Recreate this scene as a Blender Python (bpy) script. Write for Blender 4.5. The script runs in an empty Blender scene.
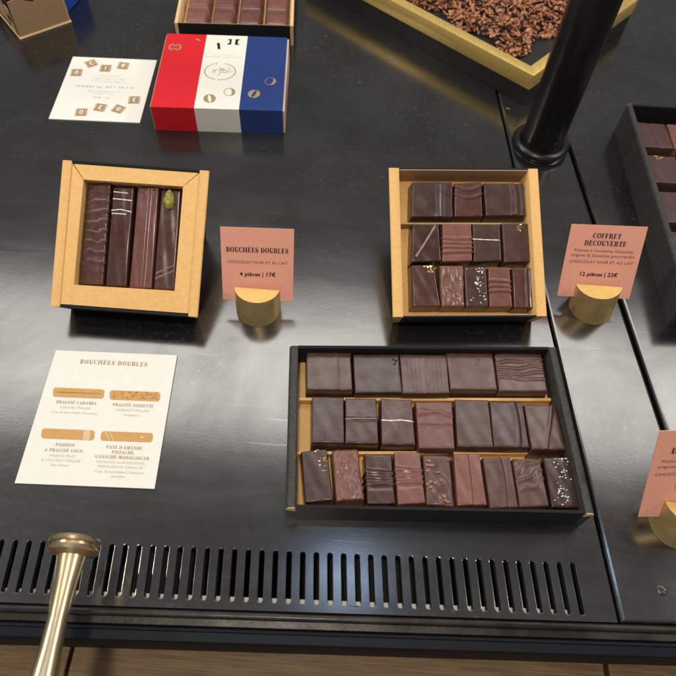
import bpy, bmesh, math, random
from mathutils import Vector, Matrix
random.seed(7)
R = math.radians
scene = bpy.context.scene
COL = scene.collection

# ---------------------------------------------------------------- camera
cd = bpy.data.cameras.new("camera")
cam = bpy.data.objects.new("camera", cd); COL.objects.link(cam)
rm = Matrix(((0.997264, -0.073928, 0.0), (0.062416, 0.841971, -0.5359), (0.039618, 0.534434, 0.844281)))
cam.matrix_world = Matrix.Translation((0, 0, .5)) @ rm.to_4x4()
cd.sensor_width = 36; cd.lens = 34.6055; cd.clip_start = .01; cd.clip_end = 60
cd.dof.use_dof = True; cd.dof.focus_distance = .58
cd.dof.aperture_fstop = cd.lens / 3.4          # phone lens: about 3.4 mm entrance pupil
scene.camera = cam

# ---------------------------------------------------------------- world and lamps
w = bpy.data.worlds.new("World"); scene.world = w; w.use_nodes = True
bg = w.node_tree.nodes["Background"]; bg.inputs[0].default_value = (.96, .97, 1.0, 1); bg.inputs[1].default_value = .185
scene.view_settings.view_transform = 'Standard'; scene.view_settings.look = 'None'
scene.view_settings.exposure = .13; scene.view_settings.gamma = 1

def area(name, loc, target, sx, sy, power, color, spread=180):
    l = bpy.data.lights.new(name, 'AREA'); l.shape = 'RECTANGLE'; l.size = sx; l.size_y = sy
    l.energy = power; l.color = color; l.spread = R(spread)
    o = bpy.data.objects.new(name, l); COL.objects.link(o); o.location = loc
    o.rotation_euler = (Vector(target) - Vector(loc)).to_track_quat('-Z', 'Y').to_euler()
    return o
for lx, ly, lp in ((-1.65, .42, 9.5), (-.10, -.16, 8.6), (1.65, .45, 9.5)):      # round ceiling spots
    o = area("ceiling_spot", (lx, ly, 1.55), (lx * .35, .42, 0), .13, .13, lp, (1, .93, .82)); o.data.shape = 'DISK'
area("strip_lamp", (0, 1.02, 1.30), (0, 1.02, 0), 2.6, .50, 15, (1, .975, .94))
area("ghost_gleam_lamp", (.066, .393, 1.30), (.05, .1, 0), .13, .035, .32, (.45, .65, 1))  # added lamp standing in for a bluish ghost reflection over the slots
area("window_light", (-.5, -1.5, 1.2), (0, .5, 0), 1.2, 1.0, 3, (.62, .78, 1))

# ---------------------------------------------------------------- materials
def nodes(name):
    m = bpy.data.materials.new(name); m.use_nodes = True
    nt = m.node_tree; b = nt.nodes["Principled BSDF"]
    return m, nt, b
def N(nt, typ, **kw):
    n = nt.nodes.new(typ)
    for k, v in kw.items():
        if k in n.inputs: n.inputs[k].default_value = v
        else: setattr(n, k, v)
    return n
def ramp(nt, fac, stops):
    r = nt.nodes.new("ShaderNodeValToRGB"); e = r.color_ramp.elements
    while len(e) < len(stops): e.new(.5)
    for i, (p, c) in enumerate(stops):
        e[i].position = p; e[i].color = c if len(c) == 4 else (*c, 1)
    nt.links.new(fac, r.inputs[0]); return r
def mat(name, c1, c2=None, scale=60, rough=.5, metal=0, bump=0, bscale=400, spec=.5, rvar=0, detail=4, stretch=None, coat=0, vary=0):
    m, nt, b = nodes(name)
    tc = nt.nodes.new("ShaderNodeTexCoord"); src = tc.outputs["Object"]
    if stretch:
        mp = nt.nodes.new("ShaderNodeMapping"); mp.inputs["Scale"].default_value = stretch
        nt.links.new(src, mp.inputs[0]); src = mp.outputs[0]
    n = N(nt, "ShaderNodeTexNoise", Scale=scale, Detail=detail, Roughness=.6); nt.links.new(src, n.inputs["Vector"])
    r = ramp(nt, n.outputs[0], [(.32, c1), (.68, c2 or c1)])
    nt.links.new(r.outputs[0], b.inputs["Base Color"])
    if vary:                                             # each piece its own batch tone
        oi = nt.nodes.new("ShaderNodeObjectInfo"); hs = nt.nodes.new("ShaderNodeHueSaturation")
        mv = N(nt, "ShaderNodeMapRange"); mv.inputs[3].default_value = 1 - vary; mv.inputs[4].default_value = 1 + vary
        nt.links.new(oi.outputs["Random"], mv.inputs[0]); nt.links.new(mv.outputs[0], hs.inputs["Value"])
        nt.links.new(r.outputs[0], hs.inputs["Color"]); nt.links.new(hs.outputs[0], b.inputs["Base Color"])
    b.inputs["Metallic"].default_value = metal; b.inputs["Specular IOR Level"].default_value = spec
    b.inputs["Coat Weight"].default_value = coat; b.inputs["Coat Roughness"].default_value = .12
    if rvar:
        n2 = N(nt, "ShaderNodeTexNoise", Scale=scale * .7, Detail=5); nt.links.new(src, n2.inputs["Vector"])
        mr = N(nt, "ShaderNodeMapRange"); mr.inputs[1].default_value = .3; mr.inputs[2].default_value = .7
        mr.inputs[3].default_value = rough - rvar; mr.inputs[4].default_value = rough + rvar
        nt.links.new(n2.outputs[0], mr.inputs[0]); nt.links.new(mr.outputs[0], b.inputs["Roughness"])
    else: b.inputs["Roughness"].default_value = rough
    if bump:
        n3 = N(nt, "ShaderNodeTexNoise", Scale=bscale, Detail=4); nt.links.new(src, n3.inputs["Vector"])
        bp = N(nt, "ShaderNodeBump", Strength=bump, Distance=.001); nt.links.new(n3.outputs[0], bp.inputs["Height"])
        nt.links.new(bp.outputs[0], b.inputs["Normal"])
    return m

def steel(name, seed):
    m, nt, b = nodes(name); L = nt.links
    tc = nt.nodes.new("ShaderNodeTexCoord")
    mp = nt.nodes.new("ShaderNodeMapping"); mp.inputs["Location"].default_value = (seed, seed * .7, 0); L.new(tc.outputs["Object"], mp.inputs[0])
    v = mp.outputs[0]
    big = N(nt, "ShaderNodeTexNoise", Scale=7, Detail=6, Roughness=.62, Distortion=.6); L.new(v, big.inputs["Vector"])
    base = ramp(nt, big.outputs[0], [(.30, (.108, .104, .098)), (.52, (.150, .147, .142)), (.72, (.19, .187, .180))])
    # worn patches carrying rust-pale specks
    zone = N(nt, "ShaderNodeTexNoise", Scale=9, Detail=3); L.new(v, zone.inputs["Vector"])
    zr = ramp(nt, zone.outputs[0], [(.44, (0, 0, 0)), (.62, (1, 1, 1))])
    sp = N(nt, "ShaderNodeTexNoise", Scale=190, Detail=5, Roughness=.7); L.new(v, sp.inputs["Vector"])
    sr = ramp(nt, sp.outputs[0], [(.56, (0, 0, 0)), (.66, (1, 1, 1))])
    mul = N(nt, "ShaderNodeMath", operation='MULTIPLY'); L.new(zr.outputs[0], mul.inputs[0]); L.new(sr.outputs[0], mul.inputs[1])
    # isolated dust specks
    vo = N(nt, "ShaderNodeTexVoronoi", Scale=170, Randomness=1); L.new(v, vo.inputs["Vector"])
    vr = ramp(nt, vo.outputs["Distance"], [(.035, (1, 1, 1)), (.075, (0, 0, 0))])
    sep = nt.nodes.new("ShaderNodeSeparateColor"); L.new(vo.outputs["Color"], sep.inputs[0])
    gt = N(nt, "ShaderNodeMath", operation='GREATER_THAN'); gt.inputs[1].default_value = .90; L.new(sep.outputs[0], gt.inputs[0])
    dust = N(nt, "ShaderNodeMath", operation='MULTIPLY'); L.new(vr.outputs[0], dust.inputs[0]); L.new(gt.outputs[0], dust.inputs[1])
    zn = N(nt, "ShaderNodeTexNoise", Scale=5, Detail=2); L.new(v, zn.inputs["Vector"])
    zr2 = ramp(nt, zn.outputs[0], [(.42, (0, 0, 0)), (.62, (1, 1, 1))])
    dz = N(nt, "ShaderNodeMath", operation='MULTIPLY'); L.new(dust.outputs[0], dz.inputs[0]); L.new(zr2.outputs[0], dz.inputs[1]); dust = dz
    # scratches: long thin noise in two directions
    scr = None
    for ang, thr in ((.35, .745), (-1.0, .76)):
        ms = nt.nodes.new("ShaderNodeMapping"); ms.inputs["Rotation"].default_value = (0, 0, ang); ms.inputs["Scale"].default_value = (9, 420, 1)
        L.new(v, ms.inputs[0])
        ns = N(nt, "ShaderNodeTexNoise", Scale=1, Detail=1); L.new(ms.outputs[0], ns.inputs["Vector"])
        rs = ramp(nt, ns.outputs[0], [(thr, (0, 0, 0)), (thr + .03, (1, 1, 1))])
        if scr is None: scr = rs.outputs[0]
        else:
            ad = N(nt, "ShaderNodeMath", operation='MAXIMUM'); L.new(scr, ad.inputs[0]); L.new(rs.outputs[0], ad.inputs[1]); scr = ad.outputs[0]
    mx = nt.nodes.new("ShaderNodeMix"); mx.data_type = 'RGBA'; mx.inputs[7].default_value = (.30, .24, .19, 1)
    f1 = N(nt, "ShaderNodeMath", operation='MULTIPLY'); f1.inputs[1].default_value = .32; L.new(mul.outputs[0], f1.inputs[0])
    L.new(f1.outputs[0], mx.inputs[0]); L.new(base.outputs[0], mx.inputs[6])
    mx2 = nt.nodes.new("ShaderNodeMix"); mx2.data_type = 'RGBA'; mx2.inputs[7].default_value = (.45, .44, .42, 1)
    f2 = N(nt, "ShaderNodeMath", operation='MULTIPLY_ADD'); f2.inputs[1].default_value = .20; L.new(scr, f2.inputs[0])
    f3 = N(nt, "ShaderNodeMath", operation='MULTIPLY'); f3.inputs[1].default_value = .6; L.new(dust.outputs[0], f3.inputs[0]); L.new(f3.outputs[0], f2.inputs[2])
    L.new(f2.outputs[0], mx2.inputs[0]); L.new(mx.outputs[2], mx2.inputs[6])
    L.new(mx2.outputs[2], b.inputs["Base Color"])
    met = N(nt, "ShaderNodeMapRange"); met.inputs[3].default_value = .93; met.inputs[4].default_value = .35
    pk = N(nt, "ShaderNodeMath", operation='MAXIMUM'); L.new(f1.outputs[0], pk.inputs[0]); L.new(f3.outputs[0], pk.inputs[1])
    L.new(pk.outputs[0], met.inputs[0]); L.new(met.outputs[0], b.inputs["Metallic"])
    mr_ = nt.nodes.new("ShaderNodeMapping"); mr_.inputs["Rotation"].default_value = (0, 0, .5); mr_.inputs["Scale"].default_value = (.35, 2.2, 1); L.new(v, mr_.inputs[0])
    rn = N(nt, "ShaderNodeTexNoise", Scale=16, Detail=8, Roughness=.7, Distortion=.8); L.new(mr_.outputs[0], rn.inputs["Vector"])
    rr = N(nt, "ShaderNodeMapRange"); rr.inputs[1].default_value = .3; rr.inputs[2].default_value = .7; rr.inputs[3].default_value = .145; rr.inputs[4].default_value = .205
    L.new(rn.outputs[0], rr.inputs[0]); L.new(rr.outputs[0], b.inputs["Roughness"])
    bn = N(nt, "ShaderNodeTexNoise", Scale=500, Detail=3); L.new(v, bn.inputs["Vector"])
    bp = N(nt, "ShaderNodeBump", Strength=.03, Distance=.0006); L.new(bn.outputs[0], bp.inputs["Height"]); L.new(bp.outputs[0], b.inputs["Normal"])
    return m

M = {}
M['steel'] = steel("blackened_steel", 0.0)
M['steel_b'] = steel("blackened_steel_strip", 3.1)
M['cavity'] = mat("dark_cavity", (.008, .008, .008), rough=.8)
M['rail'] = mat("rail_metal", (.020, .018, .015), (.045, .040, .033), scale=40, rough=.36, metal=.7, rvar=.08, bump=.1)
M['railblack'] = mat("rail_black", (.004, .005, .009), rough=.55, spec=.2)
M['gleam_strip'] = mat("gleam_strip_pale", (.75, .68, .58), rough=.5)
M['wood'] = mat("brown_wood", (.13, .070, .025), (.27, .16, .064), scale=30, rough=.55, stretch=(1, 22, 1), bump=.15)
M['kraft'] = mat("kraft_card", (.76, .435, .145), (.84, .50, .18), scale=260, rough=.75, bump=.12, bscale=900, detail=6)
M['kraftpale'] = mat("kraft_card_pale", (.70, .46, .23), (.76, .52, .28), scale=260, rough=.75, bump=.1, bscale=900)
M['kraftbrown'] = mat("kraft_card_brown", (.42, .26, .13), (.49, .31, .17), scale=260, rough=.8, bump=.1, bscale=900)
M['kraftdeep'] = mat("kraft_card_deep", (.30, .18, .095), (.35, .22, .12), scale=260, rough=.8, bump=.12, bscale=900)
M['blackcard'] = mat("black_card", (.008, .008, .008), (.014, .0135, .013), scale=300, spec=.25, rough=.6, bump=.1, bscale=900)
M['greycard'] = mat("black_card_grey", (.020, .0195, .018), (.050, .047, .041), scale=300, rough=.62, bump=.12, bscale=900)  # greyer, more mottled card for side walls
M['dark'] = mat("dark_chocolate", (.056, .0225, .0162), (.082, .0335, .0245), scale=110, rough=.25, rvar=.08, bump=.07, bscale=260, vary=.35)
M['dark2'] = mat("dark_chocolate_matt", (.068, .0315, .0235), (.098, .048, .036), scale=110, rough=.285, rvar=.08, bump=.07, bscale=420, vary=.35)
M['milk'] = mat("milk_chocolate", (.165, .062, .048), (.21, .083, .063), scale=110, rough=.28, rvar=.07, bump=.07, bscale=260, vary=.25)
M['rough'] = mat("milk_chocolate_nutty", (.15, .056, .040), (.20, .082, .060), scale=150, rough=.32, bump=.2, bscale=300)
M['plum'] = mat("plum_chocolate", (.060, .027, .024), (.082, .037, .033), scale=110, rough=.42, bump=.10, bscale=260)
M['white'] = mat("white_icing", (.80, .77, .70), rough=.45)
M['icing_tan'] = mat("tan_icing", (.30, .20, .15), rough=.45)
M['salt'] = mat("salt_flake", (.80, .79, .76), rough=.25)
M['goldleaf'] = mat("gold_leaf", (.78, .54, .22), (.9, .70, .36), scale=900, rough=.32, metal=.8)
M['nut'] = mat("nut_brown", (.27, .125, .07), (.36, .18, .105), scale=500, rough=.42)
M['orange'] = mat("orange_zest", (.55, .24, .06), (.62, .32, .10), scale=500, rough=.5)
M['green'] = mat("pistachio", (.50, .40, .045), (.13, .14, .035), scale=210, rough=.42, bump=.6, bscale=420)
M['brass'] = mat("brushed_brass", (.74, .50, .15), (.80, .56, .19), scale=220, rough=.45, metal=.5, rvar=.08, bump=.08, bscale=900)
M['brassdark'] = mat("dark_brass", (.46, .32, .125), (.62, .44, .19), scale=45, rough=.46, metal=.5, rvar=.08, bump=.05)  # darker copy of the brass, shade of the holder sides put into colour
M['brasspolish'] = mat("polished_brass", (.60, .46, .28), (.68, .54, .35), scale=30, rough=.30, metal=.95)
M['brassface'] = mat("brass_plate", (.74, .50, .14), (.82, .58, .19), scale=60, rough=.42, metal=.6, rvar=.06, stretch=(8, 1, 8))
M['pole'] = mat("black_paint", (.006, .006, .006), (.010, .0095, .009), scale=20, rough=.30, rvar=.04)
M['plinth'] = mat("plinth_black", (.010, .009, .008), (.018, .016, .014), scale=80, rough=.5)
M['pink'] = mat("pink_card", (.90, .385, .262), (.95, .43, .295), scale=420, rough=.8, bump=.15, bscale=1200, detail=6)
M['ink'] = mat("plum_ink", (.035, .012, .022), rough=.8)
M['inksoft'] = mat("soft_ink", (.20, .075, .075), rough=.8)
M['emblemink'] = mat("brown_grey_ink", (.26, .20, .16), rough=.8)
M['paper'] = mat("cream_paper", (.80, .765, .68), (.83, .80, .72), scale=200, rough=.65)
M['goldink'] = mat("ochre_ink", (.40, .27, .12), rough=.7)
M['greyink'] = mat("grey_ink", (.50, .45, .37), rough=.8)
M['caramel'] = mat("caramel_print", (.57, .30, .09), (.62, .345, .12), scale=350, rough=.7)
M['caramel_d'] = mat("caramel_print_dark", (.33, .17, .05), rough=.7)
M['caramel_l'] = mat("caramel_print_light", (.68, .50, .31), rough=.7)
M['latte'] = mat("latte_print", (.36, .21, .10), (.42, .26, .14), scale=300, rough=.7)
M['red'] = mat("red_card", (.64, .005, .014), rough=.42)
M['blue'] = mat("blue_card", (.014, .040, .175), rough=.34)
M['bluebox'] = mat("bright_blue_card", (.012, .06, .40), rough=.4)
M['whitecard'] = mat("white_card", (.80, .76, .67), rough=.45)
M['blush'] = mat("blush_card", (.68, .47, .39), rough=.6)
M['flake'] = mat("cocoa_flakes", (.13, .042, .019), (.64, .255, .115), scale=130, rough=.5, bump=.2, bscale=400)
M['screw'] = mat("screw_steel", (.06, .058, .055), (.10, .095, .09), scale=200, rough=.35, metal=.9)

# ---------------------------------------------------------------- builders
def link(name, bm, m, parent=None, smooth=False, recalc=True):
    if recalc: bmesh.ops.recalc_face_normals(bm, faces=bm.faces)
    me = bpy.data.meshes.new(name); bm.to_mesh(me); bm.free()
    mats = m if isinstance(m, (list, tuple)) else [m]
    for k in mats: me.materials.append(k)
    if smooth:
        for p in me.polygons: p.use_smooth = True
        if smooth != True: me.set_sharp_from_angle(angle=R(smooth))
    o = bpy.data.objects.new(name, me); COL.objects.link(o)
    if parent: o.parent = parent
    return o
def tag(o, label=None, cat=None, group=None, kind=None):
    for k, v in (('label', label), ('category', cat), ('group', group), ('kind', kind)):
        if v: o[k] = v
    return o
def thing(name, label, cat, mw=None, group=None):
    o = bpy.data.objects.new(name, None); o.empty_display_size = .02; COL.objects.link(o)
    if mw is not None: o.matrix_world = mw
    return tag(o, label, cat, group)
def prism(bm, pts, z0, z1, bevel=0, seg=2, mi=0):
    a = [bm.verts.new((x, y, z0)) for x, y in pts]; b = [bm.verts.new((x, y, z1)) for x, y in pts]
    n = len(pts); fs = [bm.faces.new(b), bm.faces.new(a[::-1])]
    for i in range(n): fs.append(bm.faces.new((a[i], a[(i + 1) % n], b[(i + 1) % n], b[i])))
    for f in fs: f.material_index = mi
    if bevel:
        es = list({e for f in fs for e in f.edges})
        bmesh.ops.bevel(bm, geom=es, offset=bevel, segments=seg, affect='EDGES', profile=.5)
def box(bm, x0, x1, y0, y1, z0, z1, bevel=0, seg=2, mi=0):
    prism(bm, [(x0, y0), (x1, y0), (x1, y1), (x0, y1)], z0, z1, bevel, seg, mi)
def B(): return bmesh.new()
def lathe(bm, prof, n=48, M4=None):
    rings = []
    for r, z in prof:
        ring = []
        for i in range(n):
            a = 2 * math.pi * i / n; p = Vector((r * math.cos(a), r * math.sin(a), z))
            ring.append(bm.verts.new(M4 @ p if M4 else p))
        rings.append(ring)
    for j in range(len(rings) - 1):
        for i in range(n): bm.faces.new((rings[j][i], rings[j][(i + 1) % n], rings[j + 1][(i + 1) % n], rings[j + 1][i]))
    bm.faces.new(rings[0][::-1]); bm.faces.new(rings[-1])
def flat(bm, pts, z=0):
    return bm.faces.new([bm.verts.new((x, y, z)) for x, y in pts])
def ell(bm, cx, cy, ro, ri, a0=0, a1=360, z=0, n=28, rot=0, T=None):
    """flat ring between two ellipses"""
    full = abs(a1 - a0) >= 359.9; prev = None; first = None
    k = max(3, int(n * abs(a1 - a0) / 360))
    for i in range(k + (0 if full else 1)):
        a = R(a0 + (a1 - a0) * i / k)
        pts = []
        for rx, ry in (ro, ri):
            x, y = rx * math.cos(a), ry * math.sin(a)
            x, y = x * math.cos(rot) - y * math.sin(rot), x * math.sin(rot) + y * math.cos(rot)
            p = (cx + x, cy + y)
            if T: p = T(*p)
            pts.append(bm.verts.new((p[0], p[1], z)))
        if prev: bm.faces.new((prev[0], pts[0], pts[1], prev[1]))
        else: first = pts
        prev = pts
    if full: bm.faces.new((prev[0], first[0], first[1], prev[1]))

# ---- high-contrast serif capitals drawn as flat strokes (cap height 1)
T_, H_ = .23, .055
def rr(x0, y0, x1, y1): return ('q', [(x0, y0), (x1, y0), (x1, y1), (x0, y1)])
def stem(x, y0=0, y1=1, t=T_): return [rr(x, y0, x + t, y1), rr(x - .09, y0, x, y0 + H_), rr(x + t, y0, x + t + .09, y0 + H_), rr(x - .09, y1 - H_, x, y1), rr(x + t, y1 - H_, x + t + .09, y1)]
def hstem(x, t=.07, serif_b=True, serif_t=True):
    o = [rr(x, 0, x + t, 1)]
    if serif_b: o += [rr(x - .1, 0, x, H_), rr(x + t, 0, x + t + .1, H_)]
    if serif_t: o += [rr(x - .1, 1 - H_, x, 1), rr(x + t, 1 - H_, x + t + .1, 1)]
    return o
def ring(cx, cy, rx, ry, ix, iy, a0=0, a1=360): return ('e', cx, cy, (rx, ry), (ix, iy), a0, a1)
def q(*p): return ('q', list(p))
GL = {
 'I': (.46, stem(.11)),
 'B': (.80, stem(.1) + [rr(.33, 0, .45, H_), rr(.33, .95, .42, 1), rr(.33, .48, .45, .54), ring(.42, .755, .29, .245, .09, .19, -90, 90), ring(.44, .26, .32, .26, .10, .205, -90, 90)]),
 'O': (.86, [ring(.43, .5, .40, .52, .17, .47)]),
 'U': (.86, [rr(.12, .3, .35, 1), rr(.03, .945, .12, 1), rr(.35, .945, .44, 1), rr(.68, .3, .75, 1), rr(.58, .945, .68, 1), rr(.75, .945, .85, 1), ring(.435, .32, .315, .34, .085, .27, 180, 360)]),
 'C': (.80, [ring(.43, .5, .40, .52, .17, .47, 50, 310), rr(.66, .68, .72, 1), rr(.66, 0, .72, .30)]),
 'G': (.86, [ring(.43, .5, .40, .52, .17, .47, 50, 310), rr(.66, .68, .72, 1), rr(.56, 0, .78, .42), rr(.50, .40, .56, .45)]),
 'H': (.98, stem(.1) + stem(.62) + [rr(.33, .47, .62, .53)]),
 'E': (.76, stem(.1) + [rr(.42, 0, .66, H_), rr(.42, .945, .64, 1), rr(.33, .475, .52, .53), rr(.60, .055, .66, .30), rr(.58, .70, .64, .945), rr(.46, .36, .52, .475), rr(.46, .53, .52, .64)]),
 'F': (.72, stem(.1) + [rr(.42, .945, .64, 1), rr(.33, .475, .52, .53), rr(.58, .68, .64, .945), rr(.46, .36, .52, .475), rr(.46, .53, .52, .64)]),
 'L': (.74, stem(.1) + [rr(.42, 0, .64, H_), rr(.58, .055, .64, .34)]),
 'S': (.70, [ring(.34, .74, .29, .28, .15, .20, 20, 180), ring(.36, .27, .29, .29, .15, .215, 180, 370), q((.05, .74), (.22, .74), (.65, .27), (.50, .22)), q((.05, .74), (.06, .62), (.20, .44), (.50, .22)), q((.22, .74), (.55, .52), (.65, .38), (.65, .27)), rr(.58, .72, .63, 1), rr(.06, 0, .11, .28)]),
 'D': (.88, stem(.1) + [rr(.33, 0, .42, H_), rr(.33, .945, .42, 1), ring(.40, .5, .43, .5, .19, .445, -90, 90)]),
 'R': (.88, stem(.1) + [rr(.33, .945, .42, 1), rr(.33, .46, .45, .52), ring(.42, .73, .31, .27, .09, .215, -90, 90), q((.44, .48), (.62, .50), (.82, 0), (.60, 0)), rr(.82, 0, .88, .05)]),
 'P': (.80, stem(.1) + [rr(.33, .945, .42, 1), rr(.33, .43, .45, .485), ring(.42, .715, .32, .285, .09, .23, -90, 90)]),
 'T': (.78, stem(.28) + [rr(.04, .945, .74, 1), rr(.04, .66, .10, .945), rr(.68, .66, .74, .945)]),
 'V': (.84, [q((.08, 1), (.33, 1), (.55, 0), (.42, 0)), q((.66, 1), (.73, 1), (.52, 0), (.45, .05)), rr(0, .945, .42, 1), rr(.58, .945, .84, 1)]),
 'A': (.86, [q((.36, 1), (.50, 1), (.80, 0), (.54, 0)), q((.36, 1), (.42, .95), (.15, 0), (.08, 0)), rr(.22, .28, .58, .335), rr(0, 0, .26, H_), rr(.46, 0, .88, H_)]),
 'N': (.94, hstem(.12) + hstem(.76, serif_b=False) + [q((.10, 1), (.32, 1), (.83, 0), (.66, 0))]),
 'M': (1.08, hstem(.10) + stem(.74) + [q((.10, 1), (.32, 1), (.60, .02), (.50, .02)), q((.74, 1), (.82, 1), (.60, .02), (.52, .02))]),
 '&': (.86, [ring(.36, .75, .22, .25, .09, .20), ring(.36, .26, .34, .28, .14, .22, 60, 350), q((.20, .66), (.36, .60), (.80, 0), (.60, 0))]),
 "'": (.26, [q((.08, 1), (.2, 1), (.15, .68), (.10, .68))]),
 ',': (.26, [q((.08, .12), (.2, .12), (.13, -.16), (.08, -.16))]),
 ' ': (.36, []),
}
def serif_text(name, s, h, m, parent, x, y, z, align='C', track=.02, rot=0, wscale=1.0):
    adv = []; tot = 0
    for ch in s:
        b = {'É': 'E', 'Â': 'A'}.get(ch, ch); adv.append((ch, b, tot)); tot += (GL[b][0] + track)
    off = -tot / 2 if align == 'C' else 0
    bm = B()
    for ch, b, a in adv:
        T = lambda px, py, a=a: ((px + a + off) * h * wscale, py * h)
        for zi, pr in enumerate(GL[b][1]):          # overlapping strokes sit a hair above one another
            if pr[0] == 'q': flat(bm, [T(*p) for p in pr[1]], zi * 1.5e-5)
            else: ell(bm, pr[1], pr[2], pr[3], pr[4], pr[5], pr[6], zi * 1.5e-5, 26, 0, T)
        if ch == 'É': flat(bm, [T(.36, 1.08), T(.44, 1.08), T(.58, 1.28), T(.44, 1.28)])
        if ch == 'Â':
            flat(bm, [T(.26, 1.08), T(.32, 1.08), T(.46, 1.24), T(.42, 1.28)]); flat(bm, [T(.60, 1.08), T(.54, 1.08), T(.40, 1.24), T(.44, 1.28)])
    o = link(name, bm, m, parent, recalc=False)
    o.location = (x, y, z); o.rotation_euler = (0, 0, rot)
    return o
def sans(name, s, h, m, parent, x, y, z, bold=0, rot=0, xs=1.0, italic=0):
    cu = bpy.data.curves.new(name, 'FONT'); cu.body = s; cu.align_x = 'CENTER'; cu.size = 1; cu.offset = bold; cu.shear = italic
    cu.resolution_u = 3
    t = bpy.data.objects.new(name, cu); COL.objects.link(t)
    dg = bpy.context.evaluated_depsgraph_get()
    me = bpy.data.meshes.new_from_object(t.evaluated_get(dg)); bpy.data.objects.remove(t)
    me.name = name; me.materials.clear(); me.materials.append(m)
    k = h / .72
    me.transform(Matrix.Diagonal((k * xs, k, 1, 1)))
    o = bpy.data.objects.new(name, me); COL.objects.link(o); o.parent = parent
    o.location = (x, y, z); o.rotation_euler = (0, 0, rot)
    return o

# ================================================================= SETTING
def structure(o): o['kind'] = 'structure'; return o
EDGE_A = R(2.2)
def edge_y(x): return .0824 + (x + .0126) * math.tan(EDGE_A)      # front edge of the counter
def seam1(y): return .2190 - (y - .0932) * .0818
def seam2(y): return .3005 - (y - .0932) * .1045
def panel(name, outline, holes, m, z=0, thick=.006, bev=.0012):
    bm = B(); edges = []
    for loop in [outline] + holes:
        vs = [bm.verts.new((x, y, z)) for x, y in loop]
        edges += [bm.edges.new((vs[i], vs[(i + 1) % len(vs)])) for i in range(len(vs))]
    bmesh.ops.triangle_fill(bm, edges=edges, use_beauty=True, use_dissolve=False)
    bmesh.ops.recalc_face_normals(bm, faces=bm.faces)
    if sum(f.normal.z for f in bm.faces) < 0: bmesh.ops.reverse_faces(bm, faces=bm.faces)
    rim = [e for e in bm.edges if len(e.link_faces) == 1]
    top = list(bm.faces)
    r = bmesh.ops.extrude_edge_only(bm, edges=rim)
    for g in r['geom']:
        if isinstance(g, bmesh.types.BMVert): g.co.z -= thick
    bmesh.ops.recalc_face_normals(bm, faces=bm.faces)
    rim = [e for e in bm.edges if len(e.link_faces) == 2 and any(abs(f.normal.z) < .2 for f in e.link_faces) and any(abs(f.normal.z) > .9 for f in e.link_faces)]
    bmesh.ops.bevel(bm, geom=rim, offset=bev, segments=3, affect='EDGES', profile=.5)
    for f in bm.faces:  # slot walls coloured dark: shade painted in so lamps leave no glint
        if abs(f.normal.z) < .2 and len(holes) and f.calc_center_median().y < .14 and f.calc_center_median().y > edge_y(f.calc_center_median().x) + .002: f.material_index = 1
    o = link(name, bm, [m, M['cavity']])
    return structure(o)
holes = []
P = .0102; NS = 46
for i in range(NS):
    x = .1897 - i * P
    yt = .1318 - (.1897 - x) * .0325; yb = yt - .0372; r = .0020; lean = .0025
    lp = []
    for k in range(9):
        a = math.pi * k / 8; lp.append((x + r * math.cos(a), yt - r + r * math.sin(a)))
    for k in range(9):
        a = math.pi + math.pi * k / 8; lp.append((x + lean + r * math.cos(a), yb + r + r * math.sin(a)))
    holes.append(lp)
G = .0014
panel("counter_top", [(-1.0, edge_y(-1.0)), (seam1(edge_y(.22)) - G, edge_y(.22)), (seam1(1.5) - G, 1.5), (-1.0, 1.5)], holes, M['steel'], bev=.00025)
panel("counter_strip", [(seam1(edge_y(.22)) + G, edge_y(.22)), (seam2(edge_y(.3)) - G, edge_y(.3)), (seam2(1.5) - G, 1.5), (seam1(1.5) + G, 1.5)], [], M['steel_b'], bev=.0030)
panel("counter_side_panel", [(seam2(edge_y(.3)) + G, edge_y(.3)), (.9, edge_y(.9)), (.9, 1.5), (seam2(1.5) + G, 1.5)], [], M['steel'], bev=.0030)
bm = B(); prism(bm, [(-1.0, edge_y(-1.0) + .001), (.9, edge_y(.9) + .001), (.9, 1.5), (-1.0, 1.5)], -.06, -.045)
structure(link("counter_cavity", bm, M['cavity']))
# added pale ledge just under the slots' near ends, imitating their lit crescents
bm = B()
xa, xb = -.285, .187
def slot_b(x): return .1318 - (.1897 - x) * .0325 - .0372
prism(bm, [(xa, slot_b(xa) - .004), (xb, slot_b(xb) - .004), (xb, slot_b(xb) + .0047), (xa, slot_b(xa) + .0047)], -.0105, -.0085)
structure(link("slot_gleam_strip", bm, M['gleam_strip']))
# front rail: profile (offset from the counter edge, height)
def rail(name, prof, m, bm=None):
    bm = B(); xs = (-1.0, .9); rows = []
    c, s = math.cos(EDGE_A), math.sin(EDGE_A)
    for x in xs: rows.append([bm.verts.new((x + s * -d * 0, edge_y(x) + d, z)) for d, z in prof])
    for i in range(len(prof) - 1): bm.faces.new((rows[0][i], rows[0][i + 1], rows[1][i + 1], rows[1][i]))
    bm.faces.new(rows[0]); bm.faces.new(rows[1][::-1]); bm.faces.new((rows[0][-1], rows[0][0], rows[1][0], rows[1][-1]))
    return structure(link(name, bm, m, smooth=40))
lip = [(-.0009, -.012), (-.0009, -.0006)] + [(-.0035 + .0026 * math.cos(a), .0004 + .0016 * math.sin(a)) for a in [R(k) for k in range(10, 171, 16)]] + [(-.0063, -.0012), (-.0108, -.0016), (-.0112, -.0022), (-.0112, -.012)]
rail("front_rail", lip, M['rail'])
rail("front_rail_base", [(-.0116, -.006), (-.0118, -.0045), (-.0140, -.004), (-.0145, -.0055), (-.0205, -.0065), (-.0215, -.008), (-.0215, -.05), (-.0116, -.05)], M['railblack'])
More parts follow.
